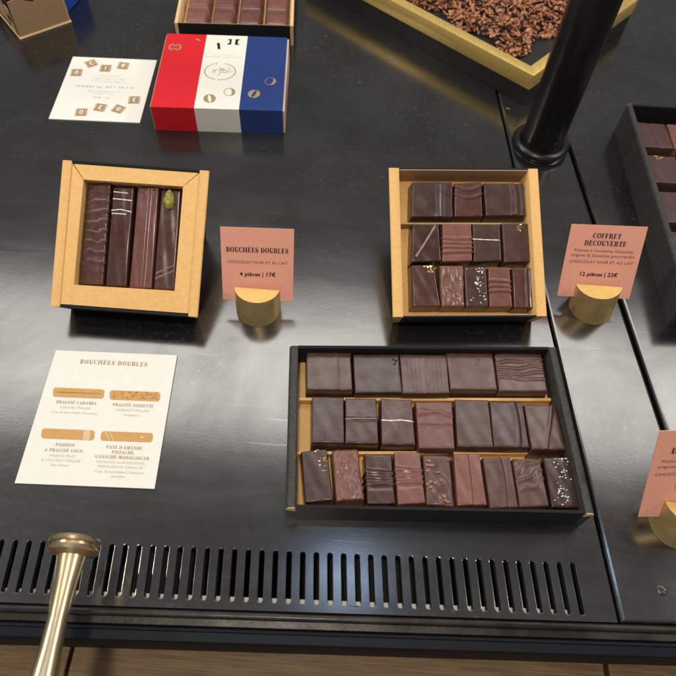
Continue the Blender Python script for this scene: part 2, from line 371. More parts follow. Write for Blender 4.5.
# wooden boards of the cabinet below the rail
for k, (x0, x1) in enumerate(((-.9, -.262), (-.257, -.196), (-.193, .236), (.240, .8))):
    bm = B(); box(bm, x0, x1, -.30, edge_y(0) - .002, -.10, -.082, .0012)
    o = structure(link("wood_board", bm, M['wood']))
bm = B(); box(bm, -1, .9, -.30, .12, -.16, -.1005); structure(link("cabinet_floor", bm, M['cavity']))

# ================================================================= CHOCOLATES
def pose(X, Y, yaw, tilt): return Matrix.Translation((X, Y, 0)) @ Matrix.Rotation(yaw, 4, 'Z') @ Matrix.Rotation(tilt, 4, 'X')
P1 = pose(-.1884, .3270, 0, R(31)); P2 = pose(.1149, .3445, R(5.5), R(24)); P3 = pose(.0890, .1540, R(4.6), 0)
def gauss(x, c, s): return math.exp(-((x - c) / s) ** 2)
def D_line(u0, h=.0005, s=.025, bend=0):
    s *= 1.5; h *= 1.25
    return lambda u, v: h * gauss(u, u0 + bend * math.sin(v * 3.1), s) - h * .5 * gauss(u, u0 + bend * math.sin(v * 3.1) + 2.2 * s, s * 1.3)
def D_hline(v0, h=.0005, s=.03, bend=0): return lambda u, v: h * gauss(v, v0 + bend * math.sin(u * 4), s)
def D_ridges(vs, h=.0009, s=.030, bend=.02): return lambda u, v: sum(h * gauss(v, v0 + bend * math.sin(u * 3 + k), s) - h * .3 * gauss(v, v0 - .06, .03) for k, v0 in enumerate(vs))
def D_wrinkle(n, h, v0, v1, ph=0, amp=.05, slope=0):
    def f(u, v):
        if v < v0 - .05 or v > v1 + .05: return 0
        e = min(1, max(0, (v - v0 + .05) / .1)) * min(1, max(0, (v1 + .05 - v) / .1))
        t = v + amp * math.sin(u * 5.3 + v * 9 + ph) + amp * .5 * math.sin(u * 11 + ph * 2) + slope * u
        return e * h * max(0, math.sin(t * n * 2 * math.pi)) ** 2.5
    return f
def D_diag(p, p2, h=.0008, s=.035):
    dx, dy = p2[0] - p[0], p2[1] - p[1]; l = math.hypot(dx, dy)
    def f(u, v):
        t = ((u - p[0]) * dx + (v - p[1]) * dy) / l; n = ((v - p[1]) * dx - (u - p[0]) * dy) / l
        return h * gauss(n, 0, s) if -.05 < t < l + .05 else 0
    return f
def D_lumps(n, h, s, sd):
    rg = random.Random(sd); c = [(rg.random(), rg.random(), rg.uniform(.5, 1)) for _ in range(n)]
    return lambda u, v: min(h * 1.3, sum(k * h * math.exp(-((u - a) ** 2 + (v - b) ** 2) / s ** 2) for a, b, k in c))
def D_slab(u0, h): return lambda u, v: h if u > u0 else 0
def choc(qd, P4, floor, h, m, deco, label, group, name="chocolate", rad=.0011, nx=30, ny=30, flare=.0013):
    """one coated chocolate: rounded block over a measured outline, its top raised by deco(u, v)"""
    qd = [Vector((x / 1000, y / 1000)) for x, y in qd]           # TL TR BR BL
    c = sum(qd, Vector((0, 0))) / 4; TL, TR, BR, BL = [p - c for p in qd]
    W = ((TR - TL).length + (BR - BL).length) / 2; D = ((TL - BL).length + (TR - BR).length) / 2
    arcs = 4; rg = random.Random(hash(label) % 9999 if False else sum(map(ord, label)))
    ph = [rg.uniform(0, 6) for _ in range(6)]
    def axis(L, n):
        s = [(-flare / L, h), (-flare * .5 / L, h * .5)]
        for k in range(arcs + 1):
            a = math.pi / 2 * k / arcs; s.append(((rad - rad * math.cos(a)) / L, rad - rad * math.sin(a)))
        e = rad / L
        mid = [(e + (1 - 2 * e) * k / n, 0) for k in range(1, n)]
        return s + mid + [(1 - p, d) for p, d in reversed(s)]
    ax, ay = axis(W, nx), axis(D, ny)
    bm = B(); g = []
    for v, dv in ay:
        row = []
        for u, du in ax:
            d = min(h, math.hypot(du, dv))
            pt = BL * (1 - u) * (1 - v) + BR * u * (1 - v) + TL * (1 - u) * v + TR * u * v
            z = h - d
            wob = .00013 * (math.sin(u * 7 + ph[0]) * math.sin(v * 6 + ph[1]) + .6 * math.sin(u * 13 + v * 9 + ph[2]))
            hh = (deco(u, v) if deco else 0)
            k = max(0, 1 - d / (h * .75))
            z += (hh + wob) * k
            out = Vector((0, 0))
            if d > rad * .3: out = Vector(((u - .5) * 2, 0)) * (hh * .6 * (1 if du > dv else 0)) 
            x = pt.x + out.x + .00012 * math.sin(v * 5 + ph[3]) ; y = pt.y + .00012 * math.sin(u * 5 + ph[4])
            row.append(bm.verts.new((x, y, z)))
        g.append(row)
    for j in range(len(ay) - 1):
        for i in range(len(ax) - 1): bm.faces.new((g[j][i], g[j][i + 1], g[j + 1][i + 1], g[j + 1][i]))
    n, k = len(ay), len(ax)
    bm.faces.new([g[0][i] for i in range(k)][::-1] + [g[j][0] for j in range(1, n - 1)][::-1][::-1][0:0] + []) if False else None
    o = link(name, bm, m, smooth=True)
    o.matrix_world = P4 @ Matrix.Translation((c.x, c.y, floor))
    tag(o, label, "chocolate", group)
    o_map = lambda u, v: BL * (1 - u) * (1 - v) + BR * u * (1 - v) + TL * (1 - u) * v + TR * u * v
    return o, o_map, h, (deco or (lambda u, v: 0))
def grow(qd, k):
    cx, cy = sum(p[0] for p in qd) / 4, sum(p[1] for p in qd) / 4
    return [(cx + (x - cx) * k, cy + (y - cy) * k) for x, y in qd]
def flakes(ch, name, m, spots, size, thick=.0005, sd=1):
    o, mp, h, dc = ch; rg = random.Random(sd); bm = B()
    for u, v in spots:
        p = mp(u, v); n = rg.randint(4, 6); a0 = rg.random() * 6; r = size * rg.uniform(.55, 1.15); sq = rg.uniform(.5, 1)
        top = []; bot = []
        tx, ty = rg.uniform(-.35, .35), rg.uniform(-.35, .35); z0 = h + dc(u, v)
        for k in range(n):
            a = a0 + k * 2 * math.pi / n; q_ = r * rg.uniform(.6, 1.1); dx, dy = q_ * math.cos(a), q_ * sq * math.sin(a)
            zz = z0 + thick + tx * dx + ty * dy
            top.append(bm.verts.new((p.x + dx * .75, p.y + dy * .75, zz + .0001))); bot.append(bm.verts.new((p.x + dx, p.y + dy, z0 - .0004)))
        bm.faces.new(top)
        for k in range(n): bm.faces.new((bot[k], bot[(k + 1) % n], top[(k + 1) % n], top[k]))
    return link(name, bm, m, o)
def stroke(ch, name, m, pts, wd, lift=.00035, n=14):
    """line of icing laid over the top and a little down the side"""
    o, mp, h, dc = ch; bm = B(); prev = None
    L = len(pts) - 1
    for i in range(n + 1):
        t = i / n * L; k = min(int(t), L - 1); f = t - k
        u = pts[k][0] * (1 - f) + pts[k + 1][0] * f; v = pts[k][1] * (1 - f) + pts[k + 1][1] * f
        p = mp(u, v); a = pts[k]; b_ = pts[k + 1]; d = (mp(*b_) - mp(*a)).normalized(); nn = Vector((-d.y, d.x))
        e = min(u, 1 - u, v, 1 - v)
        z = h + dc(u, v) - (.0008 if e < .02 else 0)
        wv = wd * (1 + .2 * math.sin(i * 1.7))
        ring_ = [bm.verts.new((p.x + nn.x * s * wv, p.y + nn.y * s * wv, z + zz)) for s, zz in ((-.5, -.0004), (-.38, lift * .7), (0, lift), (.38, lift * .7), (.5, -.0004))]
        if prev:
            for j in range(4): bm.faces.new((prev[j], prev[j + 1], ring_[j + 1], ring_[j]))
        prev = ring_
    return link(name, bm, m, o, smooth=True)
def scatter(n, sd, u0=.08, u1=.92, v0=.06, v1=.94):
    rg = random.Random(sd); return [(rg.uniform(u0, u1), rg.uniform(v0, v1)) for _ in range(n)]
def cluster(n, sd, cu, cv, s):
    rg = random.Random(sd); return [(min(.95, max(.05, rg.gauss(cu, s))), min(.96, max(.05, rg.gauss(cv, s)))) for _ in range(n)]

# ---- the large box: 5 + 7 + 9 chocolates
Q3 = [[(-103.4, 143.1), (-66.3, 142.1), (-66.1, 106.9), (-103.2, 107.1)], [(-63.3, 140.5), (-25.1, 140.7), (-24.4, 104.4), (-62.8, 104.3)], [(-23.1, 140.7), (16.4, 140.3), (15.4, 104.0), (-22.9, 103.6)], [(17.8, 143.0), (57.3, 142.4), (56.3, 107.4), (17.6, 107.3)], [(60.4, 143.3), (100.2, 141.6), (99.2, 106.1), (58.8, 105.9)], [(-98.6, 99.5), (-73.2, 99.1), (-73.9, 59.7), (-99.0, 59.7)], [(-71.2, 98.0), (-46.3, 97.8), (-46.4, 58.9), (-72.2, 59.1)], [(-41.8, 97.8), (-16.8, 96.9), (-17.0, 57.8), (-43.2, 58.1)], [(-13.1, 94.9), (16.3, 94.7), (14.4, 54.4), (-13.5, 55.1)], [(20.0, 97.3), (47.4, 96.6), (45.6, 55.6), (17.4, 56.1)], [(48.9, 95.4), (75.7, 94.8), (74.7, 55.3), (46.9, 55.5)], [(77.5, 92.2), (103.2, 92.3), (104.3, 53.6), (77.2, 53.4)], [(-107.4, 51.1), (-87.8, 53.1), (-83.4, 13.0), (-103.6, 11.4)], [(-82.8, 52.1), (-63.5, 53.1), (-59.5, 13.5), (-80.1, 12.1)], [(-57.1, 49.1), (-36.9, 48.5), (-36.2, 10.1), (-56.6, 9.8)], [(-33.8, 50.4), (-13.9, 50.4), (-13.2, 10.8), (-33.6, 9.2)], [(-11.2, 48.5), (9.4, 47.6), (8.6, 7.0), (-11.8, 9.1)], [(13.4, 48.8), (33.7, 49.2), (33.7, 8.9), (11.8, 8.4)], [(36.3, 45.9), (57.7, 45.8), (57.6, 6.8), (36.6, 6.3)], [(60.2, 44.7), (81.4, 44.6), (81.3, 7.7), (59.2, 6.8)], [(85.1, 45.8), (105.4, 46.3), (104.7, 6.5), (84.2, 6.6)]]
G3 = "chocolates in the large black box"
def c3(i, m, d, l, rad=.0011): return choc(grow(Q3[i], 1.03), P3, .0035, .0165, M[m], d, l, G3, rad=rad)
c3(0, 'dark2', D_line(.67), "dark chocolate with one fine raised line, left end of back row, large black box")
c = c3(1, 'dark2', None, "plain broad dark chocolate with a tiny double mark, second in back row of large box")
flakes(c, "decor_mark", M['dark'], [(.88, .86), (.90, .74), (.93, .82)], .0016, .0008, 4)
c3(2, 'dark2', lambda u, v: D_line(.52, .0003)(u, v) + .00012 * math.sin(u * 70), "dark chocolate with faint lengthwise streaks, middle of the back row in the large box")
c = c3(3, 'dark2', None, "dark chocolate with small round stamped swirl, fourth in back row of large box")
bm = B()
for r_ in (.0036, .0018):
    ell(bm, .0065, .0085, (r_, r_), (r_ - .0006, r_ - .0006), 20, 330, 0.01670)
link("stamp", bm, M['dark'], c[0])
c3(4, 'dark2', D_wrinkle(7, .0011, .28, .95, 1.2, .03), "dark chocolate with wrinkled top, right end of back row in the large box")
c = c3(5, 'dark2', None, "dark chocolate with faint gold specks, left end of middle row in large box")
flakes(c, "gold_speck", M['icing_tan'], [(.55, .90), (.66, .86), (.74, .92), (.8, .82), (.86, .9)], .0006, .0003, 8)
c = c3(6, 'dark', D_hline(.53, .0008, .02), "dark chocolate with tan cross line, second in middle row of large box")
stroke(c, "tan_stripe", M['icing_tan'], [(0.0, .53), (1.0, .54)], .0011)
c = c3(7, 'dark', None, "dark chocolate with a white cross stripe, third in middle row of large box")
stroke(c, "white_stripe", M['white'], [(0.0, .52), (.3, .51), (.6, .53), (1.0, .50)], .0012)
c3(8, 'milk', lambda u, v: D_hline(.47, -.0006, .02)(u, v) + D_wrinkle(3, .0005, .5, .9, 2)(u, v), "pinkish milk chocolate with a crease, the only milk one in middle row, large box")
c = c3(9, 'dark2', None, "dark chocolate with tiny green crumb in its corner, fifth in middle row, large box")
flakes(c, "green_crumb", M['green'], [(.90, .93), (.86, .96), (.94, .9)], .0008, .0004, 3)
c3(10, 'dark', D_line(.70, .0009, .04, .06), "dark chocolate with curved raised line, sixth in middle row of large box")
c3(11, 'dark', D_diag((.42, .02), (.86, .98), .0013, .05), "dark chocolate with diagonal ridge, right end of the middle row in large box")
c = c3(12, 'dark2', None, "dark chocolate topped with gold flakes, left end of front row in large box")
flakes(c, "gold_flake", M['goldleaf'], cluster(9, 5, .80, .80, .10) + [(.55, .97), (.66, .99), (.86, .66)], .0016, .0005, 5)
c3(13, 'rough', D_lumps(26, .0011, .09, 3), "lumpy milk chocolate with nut pieces, second in front row of large box", .0018)
c3(14, 'dark', D_ridges([.38, .50, .62], .0016), "dark chocolate with three folded ridges, third in front row of large box")
c3(15, 'milk', D_ridges([.40, .52, .64], .0014), "milk chocolate with three folded ridges, fourth in front row of large box")
c = c3(16, 'dark2', D_lumps(14, .0007, .1, 9), "dark chocolate with tan nut pieces, centre of the front row in large box", .0018)
flakes(c, "nut_piece", M['nut'], scatter(22, 12), .0027, .0012, 6)
c3(17, 'milk', D_line(.48, .0009, .035, .03), "milk chocolate with one lengthwise ridge, sixth in front row of large box")
c3(18, 'dark2', D_line(.55, .0008, .05, .05), "dark chocolate with one lengthwise ridge, seventh in front row of large box")
c3(19, 'dark2', D_wrinkle(4.5, .0010, .35, .97, .4, .04, -.25), "dark chocolate with slanting wrinkles, eighth in front row of large box")
c = c3(20, 'dark', None, "dark chocolate sprinkled with white salt flakes, right end of front row in large box")
flakes(c, "salt_flake", M['salt'], cluster(20, 4, .42, .30, .13) + cluster(15, 6, .62, .84, .15) + scatter(9, 2), .00115, .0006, 7)

# ---- the middle-sized open kraft box: 3 + 4 + 5 chocolates
Q2 = [[(-46.5, 128.4), (-9.6, 128.6), (-10.4, 95.7), (-48.0, 95.6)], [(-6.7, 127.8), (17.9, 128.5), (17.7, 96.3), (-8.0, 96.2)], [(20.9, 128.0), (57.5, 127.4), (58.0, 97.1), (21.5, 97.0)], [(-47.0, 88.0), (-23.6, 88.5), (-22.9, 54.0), (-49.4, 52.8)], [(-19.4, 88.0), (6.6, 88.1), (6.0, 54.0), (-21.0, 53.3)], [(8.6, 88.1), (33.5, 88.1), (33.0, 54.0), (8.0, 53.3)], [(36.1, 89.4), (60.6, 89.0), (60.6, 53.2), (36.1, 52.7)], [(-49.5, 49.1), (-29.9, 49.8), (-25.0, 12.0), (-49.4, 11.4)], [(-23.8, 49.0), (-3.0, 49.0), (-2.8, 11.2), (-23.5, 11.3)], [(-1.1, 47.8), (18.6, 47.7), (18.6, 11.1), (-1.3, 11.2)], [(20.8, 47.0), (40.1, 47.2), (41.1, 11.0), (20.7, 11.1)], [(43.2, 46.4), (61.5, 46.9), (61.0, 9.9), (43.2, 10.0)]]
G2 = "chocolates in the open kraft box"
def c2(i, m, d, l, rad=.0011): return choc(grow(Q2[i], 1.02), P2, .0035, .0175, M[m], d, l, G2, rad=rad)
c2(0, 'dark2', D_line(.66, .0006), "broad dark chocolate with fine line, back left in the open kraft box")
c2(1, 'dark', lambda u, v: D_wrinkle(4.2, .0016, .42, .97, 0, 0)(u, v - .12 * (u - .5) ** 2 * 4), "narrow dark chocolate with curved folds, back row middle of open kraft box")
c2(2, 'dark2', D_line(.72, .0013, .035, .04), "broad dark chocolate with a curved ridge, back right in open kraft box")
c = c2(3, 'dark', None, "dark chocolate with pale diagonal stroke, left end of middle row, open kraft box")
stroke(c, "pale_stroke", M['icing_tan'], [(.14, .14), (.86, .95)], .0021, .0006)
c2(4, 'milk', D_ridges([.25, .38, .50, .62], .0016), "milk chocolate with folded ridges, middle row of the open kraft box")
c = c2(5, 'dark2', None, "dark chocolate with white cross stripe, middle row of the open kraft box")
stroke(c, "white_stripe", M['white'], [(-.02, .60), (.4, .58), (1.0, .56)], .0011)
c = c2(6, 'dark2', None, "dark chocolate with gold flecks in its corner, right end, middle row, open kraft box")
flakes(c, "gold_flake", M['goldleaf'], cluster(9, 21, .62, .90, .09), .0014, .0004, 5)
c = c2(7, 'dark', None, "dark chocolate with gold flakes on edge, front left in open kraft box")
flakes(c, "gold_flake", M['goldleaf'], cluster(12, 31, .82, .86, .09), .0016, .0006, 6)
c = c2(8, 'rough', D_lumps(20, .0009, .10, 5), "milk chocolate with nut pieces, front row of the open kraft box", .0018)
flakes(c, "nut_piece", M['nut'], scatter(14, 15), .0019, .0007, 9)
c = c2(9, 'dark2', None, "dark chocolate sprinkled with white salt, front row middle of open kraft box")
flakes(c, "salt_flake", M['salt'], cluster(14, 14, .72, .80, .13) + cluster(14, 16, .60, .52, .10) + scatter(12, 22), .00120, .0006, 8)
c2(10, 'milk', D_ridges([.40, .52, .66], .0016), "milk chocolate with three ridges, front row of the open kraft box")
c2(11, 'dark', D_line(.68, .0009, .035), "dark chocolate with one lengthwise line, front right in open kraft box")

# ---- the framed box: four long bars
Q1 = [[(-42.5, 111.3), (-23.6, 113.2), (-23.2, 22.8), (-43.4, 22.1)], [(-20.7, 110.3), (-2.9, 111.6), (-2.2, 23.0), (-20.6, 22.4)], [(1.0, 111.9), (19.4, 113.3), (20.1, 22.8), (0.5, 21.9)], [(22.0, 110.8), (39.0, 112.0), (40.6, 23.0), (22.2, 22.2)]]
G1 = "chocolate bars in the kraft framed box"
def c1(i, m, d, l): return choc(Q1[i], P1, .0045, .0175, M[m], d, l, G1, name="chocolate_bar", nx=22, ny=70)
c1(0, 'dark', D_wrinkle(10, .0013, .16, 1, .6, .012), "long dark chocolate bar with wavy wrinkles along its top")
c = c1(1, 'dark', None, "long dark chocolate bar crossed by four white icing stripes")
for pts in ([(.03, .955), (.75, .94)], [(.0, .885), (.5, .875), (1.0, .865)], [(-.02, .765), (.45, .775), (1.0, .75)], [(0, .735), (.75, .727)]):
    stroke(c, "white_stripe", M['white'], pts, .0011)
c1(2, 'milk', lambda u, v: D_line(.53, .0007, .05)(u, v) + D_hline(.965, -.0004, .008)(u, v), "long milk chocolate bar with a ridge down its middle")
c = c1(3, 'dark', None, "long dark chocolate bar topped with a pistachio and two slanting strokes")
for pts in ([(.06, .165), (.95, .25)], [(.0, .105), (.95, .195)]): stroke(c, "tan_stripe", M['icing_tan'], pts, .0011)
bm = B(); bmesh.ops.create_icosphere(bm, subdivisions=3, radius=1)
for v_ in bm.verts:
    x, y, z = v_.co; v_.co = (x * .0046 * (1 - .25 * y) * (1 + .1 * math.sin(9 * y + 4 * x)), y * .0088, z * .0042 + .0006 * math.sin(5 * x + 7 * y))
nut = link("pistachio", bm, M['green'], c[0], smooth=True); p = c[1](.48, .90); nut.location = (p.x, p.y, .0175 + .0022); nut.rotation_euler = (.1, .1, .05)

# ================================================================= GIFT BOXES
def side_wall(bm, x0, x1, y0, y1, h, r, outer, tp=0):
    """double-folded side wall with a rounded top; outer = -1 left, 1 right"""
    prof = []
    n = 6
    if outer < 0:
        prof = [(x0 + tp, 0)] + [(x0 + r - r * math.cos(R(90 * k / n)), h - r + r * math.sin(R(90 * k / n))) for k in range(n + 1)] + [(x1 - .0006, h), (x1, h - .0006), (x1, 0)]
    else:
        prof = [(x0, 0), (x0, h - .0006), (x0 + .0006, h)] + [(x1 - r + r * math.sin(R(90 * k / n)), h - r + r * math.cos(R(90 * k / n))) for k in range(n + 1)] + [(x1 - tp, 0)]
    a = [bm.verts.new((x, y0, z)) for x, z in prof]; b = [bm.verts.new((x, y1, z)) for x, z in prof]
    for i in range(len(prof) - 1): bm.faces.new((a[i], a[i + 1], b[i + 1], b[i]))
    bm.faces.new(a); bm.faces.new(b[::-1]); bm.faces.new((a[-1], a[0], b[0], b[-1]))
def gift_box(P4, label, x0, x1, d, h, st, side_m, end_m, lin_m, cut_m, floor_m, front_h=None, tb=.0016, sr=.004, tp=0, fl=0, fr_=0, cap=0):
    t = thing("chocolate_box", label, "gift box", P4)
    fh = front_h or h
    bm = B(); box(bm, x0 + st, x1 - st, tb + max(0, fl), d - tb, .0008, .0035); link("box_floor", bm, floor_m, t)
    for s, a, b in ((-1, x0, x0 + st), (1, x1 - st, x1)):
        ys = fl if s < 0 else fr_
        bm = B(); side_wall(bm, a, b, ys + .0004, d - .0008, h, sr, s, tp); w_ = link("side_wall", bm, side_m, t, smooth=50)
        # raw card edge folded round both ends of the double wall
        for y in (ys - .0004, d - .0007):
            bm = B(); side_wall(bm, a + .0004, b - .0002, y, y + .0007, h - .0004, sr, s, tp)
            if cap: bmesh.ops.bisect_plane(bm, geom=list(bm.verts) + list(bm.edges) + list(bm.faces), plane_co=(b if s < 0 else a, 0, h - cap), plane_no=(.45 * s, 0, -1), clear_outer=True); link("cut_edge", bm, cut_m, w_)
    for nm, y0, y1, hh in (("front_wall", 0, tb, fh), ("back_wall", d - tb, d, h - .0006)):
        f_ = nm == "front_wall"; sl, sr_ = (fl, fr_) if f_ else (0, 0)
        bm = B(); prism(bm, [(x0 + st, y0 + sl), (x1 - st, y0 + sr_), (x1 - st, y1 + sr_), (x0 + st, y1 + sl)], 0, hh, .0003, 1); w_ = link(nm, bm, end_m, t)
        bm = B()
        if nm == "front_wall": prism(bm, [(x0 + st + .0003, tb + .0001 + fl), (x1 - st - .0003, tb + .0001 + fr_), (x1 - st - .0003, tb + .0009 + fr_), (x0 + st + .0003, tb + .0009 + fl)], .0036, hh - .0005)
        else: box(bm, x0 + st + .0003, x1 - st - .0003, d - tb - .0009, d - tb - .0001, .0036, hh - .0005)
        link("lining", bm, lin_m, w_)
    return t
# large black box
t3 = gift_box(P3, "large black chocolate box holding three rows of chocolates, nearest the slotted grille", -.1185, .1125, .1445, .029, .0075, M['greycard'], M['blackcard'], M['blackcard'], M['kraftpale'], M['kraft'], front_h=.0288, fl=.0040, fr_=-.0015, cap=.008)
bm = B()
box(bm, -.1098, .1046, .1008, .1036, .0035, .0115, .0004, 1)
link("divider", bm, M['kraft'], t3)
bm = B(); box(bm, -.1098, .1046, .0532, .0558, .0035, .0105, .0004, 1); link("divider", bm, M['kraft'], t3)
# open kraft box
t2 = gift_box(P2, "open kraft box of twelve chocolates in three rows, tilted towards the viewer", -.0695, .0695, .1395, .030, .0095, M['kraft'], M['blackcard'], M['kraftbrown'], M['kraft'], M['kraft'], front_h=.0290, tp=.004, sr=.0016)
bm = B(); box(bm, -.058, .058, .0900, .0915, .0035, .016); link("divider", bm, M['kraftbrown'], t2)
# framed kraft box
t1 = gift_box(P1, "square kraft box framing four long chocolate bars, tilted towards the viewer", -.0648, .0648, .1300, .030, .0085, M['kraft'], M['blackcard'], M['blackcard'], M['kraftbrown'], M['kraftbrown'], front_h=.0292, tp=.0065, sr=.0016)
fr = [(-.0560, .1270), (.0560, .1270), (.0560, .0030), (-.0560, .0030)]; op = [(-.0452, .1138), (.0424, .1142), (.0425, .0218), (-.0459, .0206)]
e = .0002
bm = B(); prism(bm, [(fr[0][0] + .0010, fr[0][1]), (fr[1][0] - .0010, fr[1][1]), (op[1][0] - e, op[1][1]), (op[0][0] + e, op[0][1])], .0275, .0283); f0 = link("frame_rim", bm, M['kraft'], t1)
bm = B(); prism(bm, [fr[0], (op[0][0] - e, op[0][1] - .0002), op[3], (fr[3][0], fr[3][1])], .0275, .0285); link("frame_rim", bm, M['kraft'], t1)
bm = B(); prism(bm, [fr[1], (op[1][0] + e, op[1][1] - .0002), op[2], (fr[2][0], fr[2][1])], .0275, .0285); link("frame_rim", bm, M['kraft'], t1)
bm = B(); prism(bm, [fr[3], fr[2], op[2], op[3]], .0275, .0285); link("frame_rim", bm, M['kraft'], t1)
bm = B()                                                       # folded-down walls of the opening
for i in range(4):
    a, b_ = Vector(op[i]), Vector(op[(i + 1) % 4]); d_ = (b_ - a).normalized(); n_ = Vector((-d_.y, d_.x)) * .0006
    prism(bm, [tuple(a), tuple(b_), tuple(b_ + n_), tuple(a + n_)], .0036, .0274)
link("frame_return", bm, M['kraft'], t1)
# easels keeping the two small boxes tilted
for P4, wd, dp, tl, lb in ((P1, .10, .125, 31, "black wedge stand hidden under the framed kraft box"), (P2, .10, .13, 24, "black wedge stand hidden under the open kraft box")):
    bm = B(); L = dp * math.cos(R(tl)); Hh = dp * math.sin(R(tl)); prof = [(.02, .002), (L, Hh - .004), (L + .004, Hh - .006), (L - .012, .0002), (.02, .0002)]
    a = [bm.verts.new((-wd / 2, y, z - .0012)) for y, z in prof]; b = [bm.verts.new((wd / 2, y, z - .0012)) for y, z in prof]
    for v_ in a + b: v_.co.z = max(v_.co.z, .0002)
    for i in range(5): bm.faces.new((a[i], a[(i + 1) % 5], b[(i + 1) % 5], b[i]))
    bm.faces.new(a); bm.faces.new(b[::-1])
    o = link("wedge_stand", bm, M['blackcard']); tag(o, lb, "stand")
    o.matrix_world = Matrix.Translation(P4.translation) @ Matrix.Rotation(P4.to_euler().z, 4, 'Z')

# right-hand box, cut by the frame
P5 = pose(.3100, .3590, R(1.2), 0)
t5 = gift_box(P5, "black chocolate box at the right edge of the counter beside the black pole", 0, .23, .274, .038, .0055, M['greycard'], M['blackcard'], M['blackcard'], M['kraftpale'], M['kraft'], front_h=.0375, cap=.008)
G5 = "chocolates in the black box at the right edge"
rows5 = [(.216, .256), (.162, .203), (.106, .149), (.053, .094), (.008, .046)]
lab5 = [["plum chocolate with a diagonal line, back left corner of right-hand black box", "dark chocolate with orange zest flakes, second from back beside left wall, right-hand box", "plum chocolate with small specks, third from back beside left wall, right-hand box", "plum chocolate beside the left wall, second from front in right-hand box", "plum chocolate in the front left corner of the right-hand black box"],
        ["reddish milk chocolate, second in the back row of the right-hand black box", "dark chocolate with gold crumb, second column and second row of right-hand box", "milk chocolate in second column and third row of right-hand box", "dark chocolate in second column and fourth row of right-hand box", "dark chocolate in second column of front row, right-hand box"]]
for ci, (xa, xb) in enumerate(((.0075, .0420), (.0442, .0780))):
    for ri, (ya, yb) in enumerate(rows5):
        if ci == 1 and ri > 2: continue
        xo = (.0012, .0, -.0005, .0, .0)[ri]
        qd = [((xa + xo) * 1000, yb * 1000), ((xb + xo) * 1000, yb * 1000), ((xb + xo) * 1000 + .4, ya * 1000), ((xa + xo) * 1000 - .3, ya * 1000)]
        m = (('plum', 'plum', 'plum', 'plum', 'plum'), ('milk', 'dark', 'milk', 'dark', 'dark'))[ci][ri]
        dc = D_diag((.62, .02), (.46, .98), -.0006, .03) if (ci, ri) == (0, 0) else None
        c = choc(qd, P5, .010, .0175, M[m], dc, lab5[ci][ri], G5)
        if (ci, ri) == (0, 1): flakes(c, "zest_flake", M['orange'], cluster(8, 3, .42, .90, .07), .0017, .0005, 3)
        if (ci, ri) == (1, 1): flakes(c, "gold_crumb", M['goldleaf'], cluster(5, 3, .10, .93, .05), .0018, .0006, 3)
        if (ci, ri) == (0, 2): flakes(c, "speck", M['orange'], cluster(3, 8, .75, .70, .06), .0010, .0003, 3)
bm = B(); box(bm, .0060, .2240, .0026, .2714, .0036, .0098); link("insert", bm, M['blackcard'], t5)

# back box with moulded bars
P6 = pose(-.1535, .7445, R(4.6), 0)
t6 = gift_box(P6, "black box of four moulded chocolate bars behind the red, white and blue box", -.0755, .0705, .16, .0265, .0042, M['kraftpale'], M['blackcard'], M['kraft'], M['kraft'], M['kraft'], front_h=.0265, sr=.001)
for s in (-1, 1):                                              # black paper outside of the kraft walls
    bm = B(); xx = (-.0765, -.0757) if s < 0 else (.0707, .0715); box(bm, xx[0], xx[1], -.0006, .1606, 0, .0262); link("side_cover", bm, M['blackcard'], t6)
G6 = "moulded bars in the back box"
names6 = ["leftmost", "second", "third", "rightmost"]
for i in range(4):
    x0 = -.0675 + i * .0333; bm = B()
    W, D0, D1 = .0315, .005, .150
    def ringv(ins, z, a, b): return [bm.verts.new(p) for p in ((x0 + ins, a, z), (x0 + W - ins, a, z), (x0 + W - ins, b, z), (x0 + ins, b, z))]
    segs = 4; sl = (D1 - D0) / segs
    r0 = ringv(0, .0036, D0, D1); r1 = ringv(.0008, .010, D0 + .0008, D1 - .0008)
    for k in range(4): bm.faces.new((r0[k], r0[(k + 1) % 4], r1[(k + 1) % 4], r1[k]))
    bm.faces.new(r1)
    for s_ in range(segs):
        a, b = D0 + s_ * sl + .0009, D0 + (s_ + 1) * sl - .0003
        q0 = ringv(.001, .0101, a, b); q1 = ringv(.0038, .0200, a + .008 if s_ == 0 else a + .005, b - .005); q2 = ringv(.0055, .0212, a + .0100 if s_ == 0 else a + .007, b - .007)
        for A_, B_ in ((q0, q1), (q1, q2)):
            for k in range(4): bm.faces.new((A_[k], A_[(k + 1) % 4], B_[(k + 1) % 4], B_[k]))
        bm.faces.new(q2)
    bmesh.ops.bevel(bm, geom=list(bm.edges), offset=.0012, segments=3, affect='EDGES')
    o = link("chocolate_bar", bm, M['milk'], smooth=40); o.matrix_world = P6
    tag(o, "brown bar with a sloping end, %s of four behind the red, white and blue box" % names6[i], "chocolate bar", G6)

# red, white and blue box
mw = Matrix.Translation((-.1543, .6467, 0)) @ Matrix.Rotation(R(3.7), 4, 'Z')
tr = thing("gift_box", "closed red, white and blue chocolate box with gold rings", "gift box", mw)
W, D, H = .1426, .1338, .0315
xs = [-W / 2, -W / 2 + W * .328, -W / 2 + W * .669, W / 2]
for k, (nm, m) in enumerate((("red_panel", 'red'), ("white_panel", 'whitecard'), ("blue_panel", 'blue'))):
    bm = B(); box(bm, xs[k], xs[k + 1], -D / 2, D / 2, .0002, H); link(nm, bm, M[m], tr)
bm = B(); box(bm, W / 2, W / 2 + .0022, -D / 2 + .0012, D / 2 - .0012, .0004, H - .0012, .0004, 1); link("inner_tray", bm, M['blush'], tr)
bm = B(); box(bm, -W / 2 - .0012, -W / 2, -D / 2 + .0012, D / 2 - .0012, .0004, H - .0008, .0003, 1); link("inner_tray", bm, M['kraftbrown'], tr)
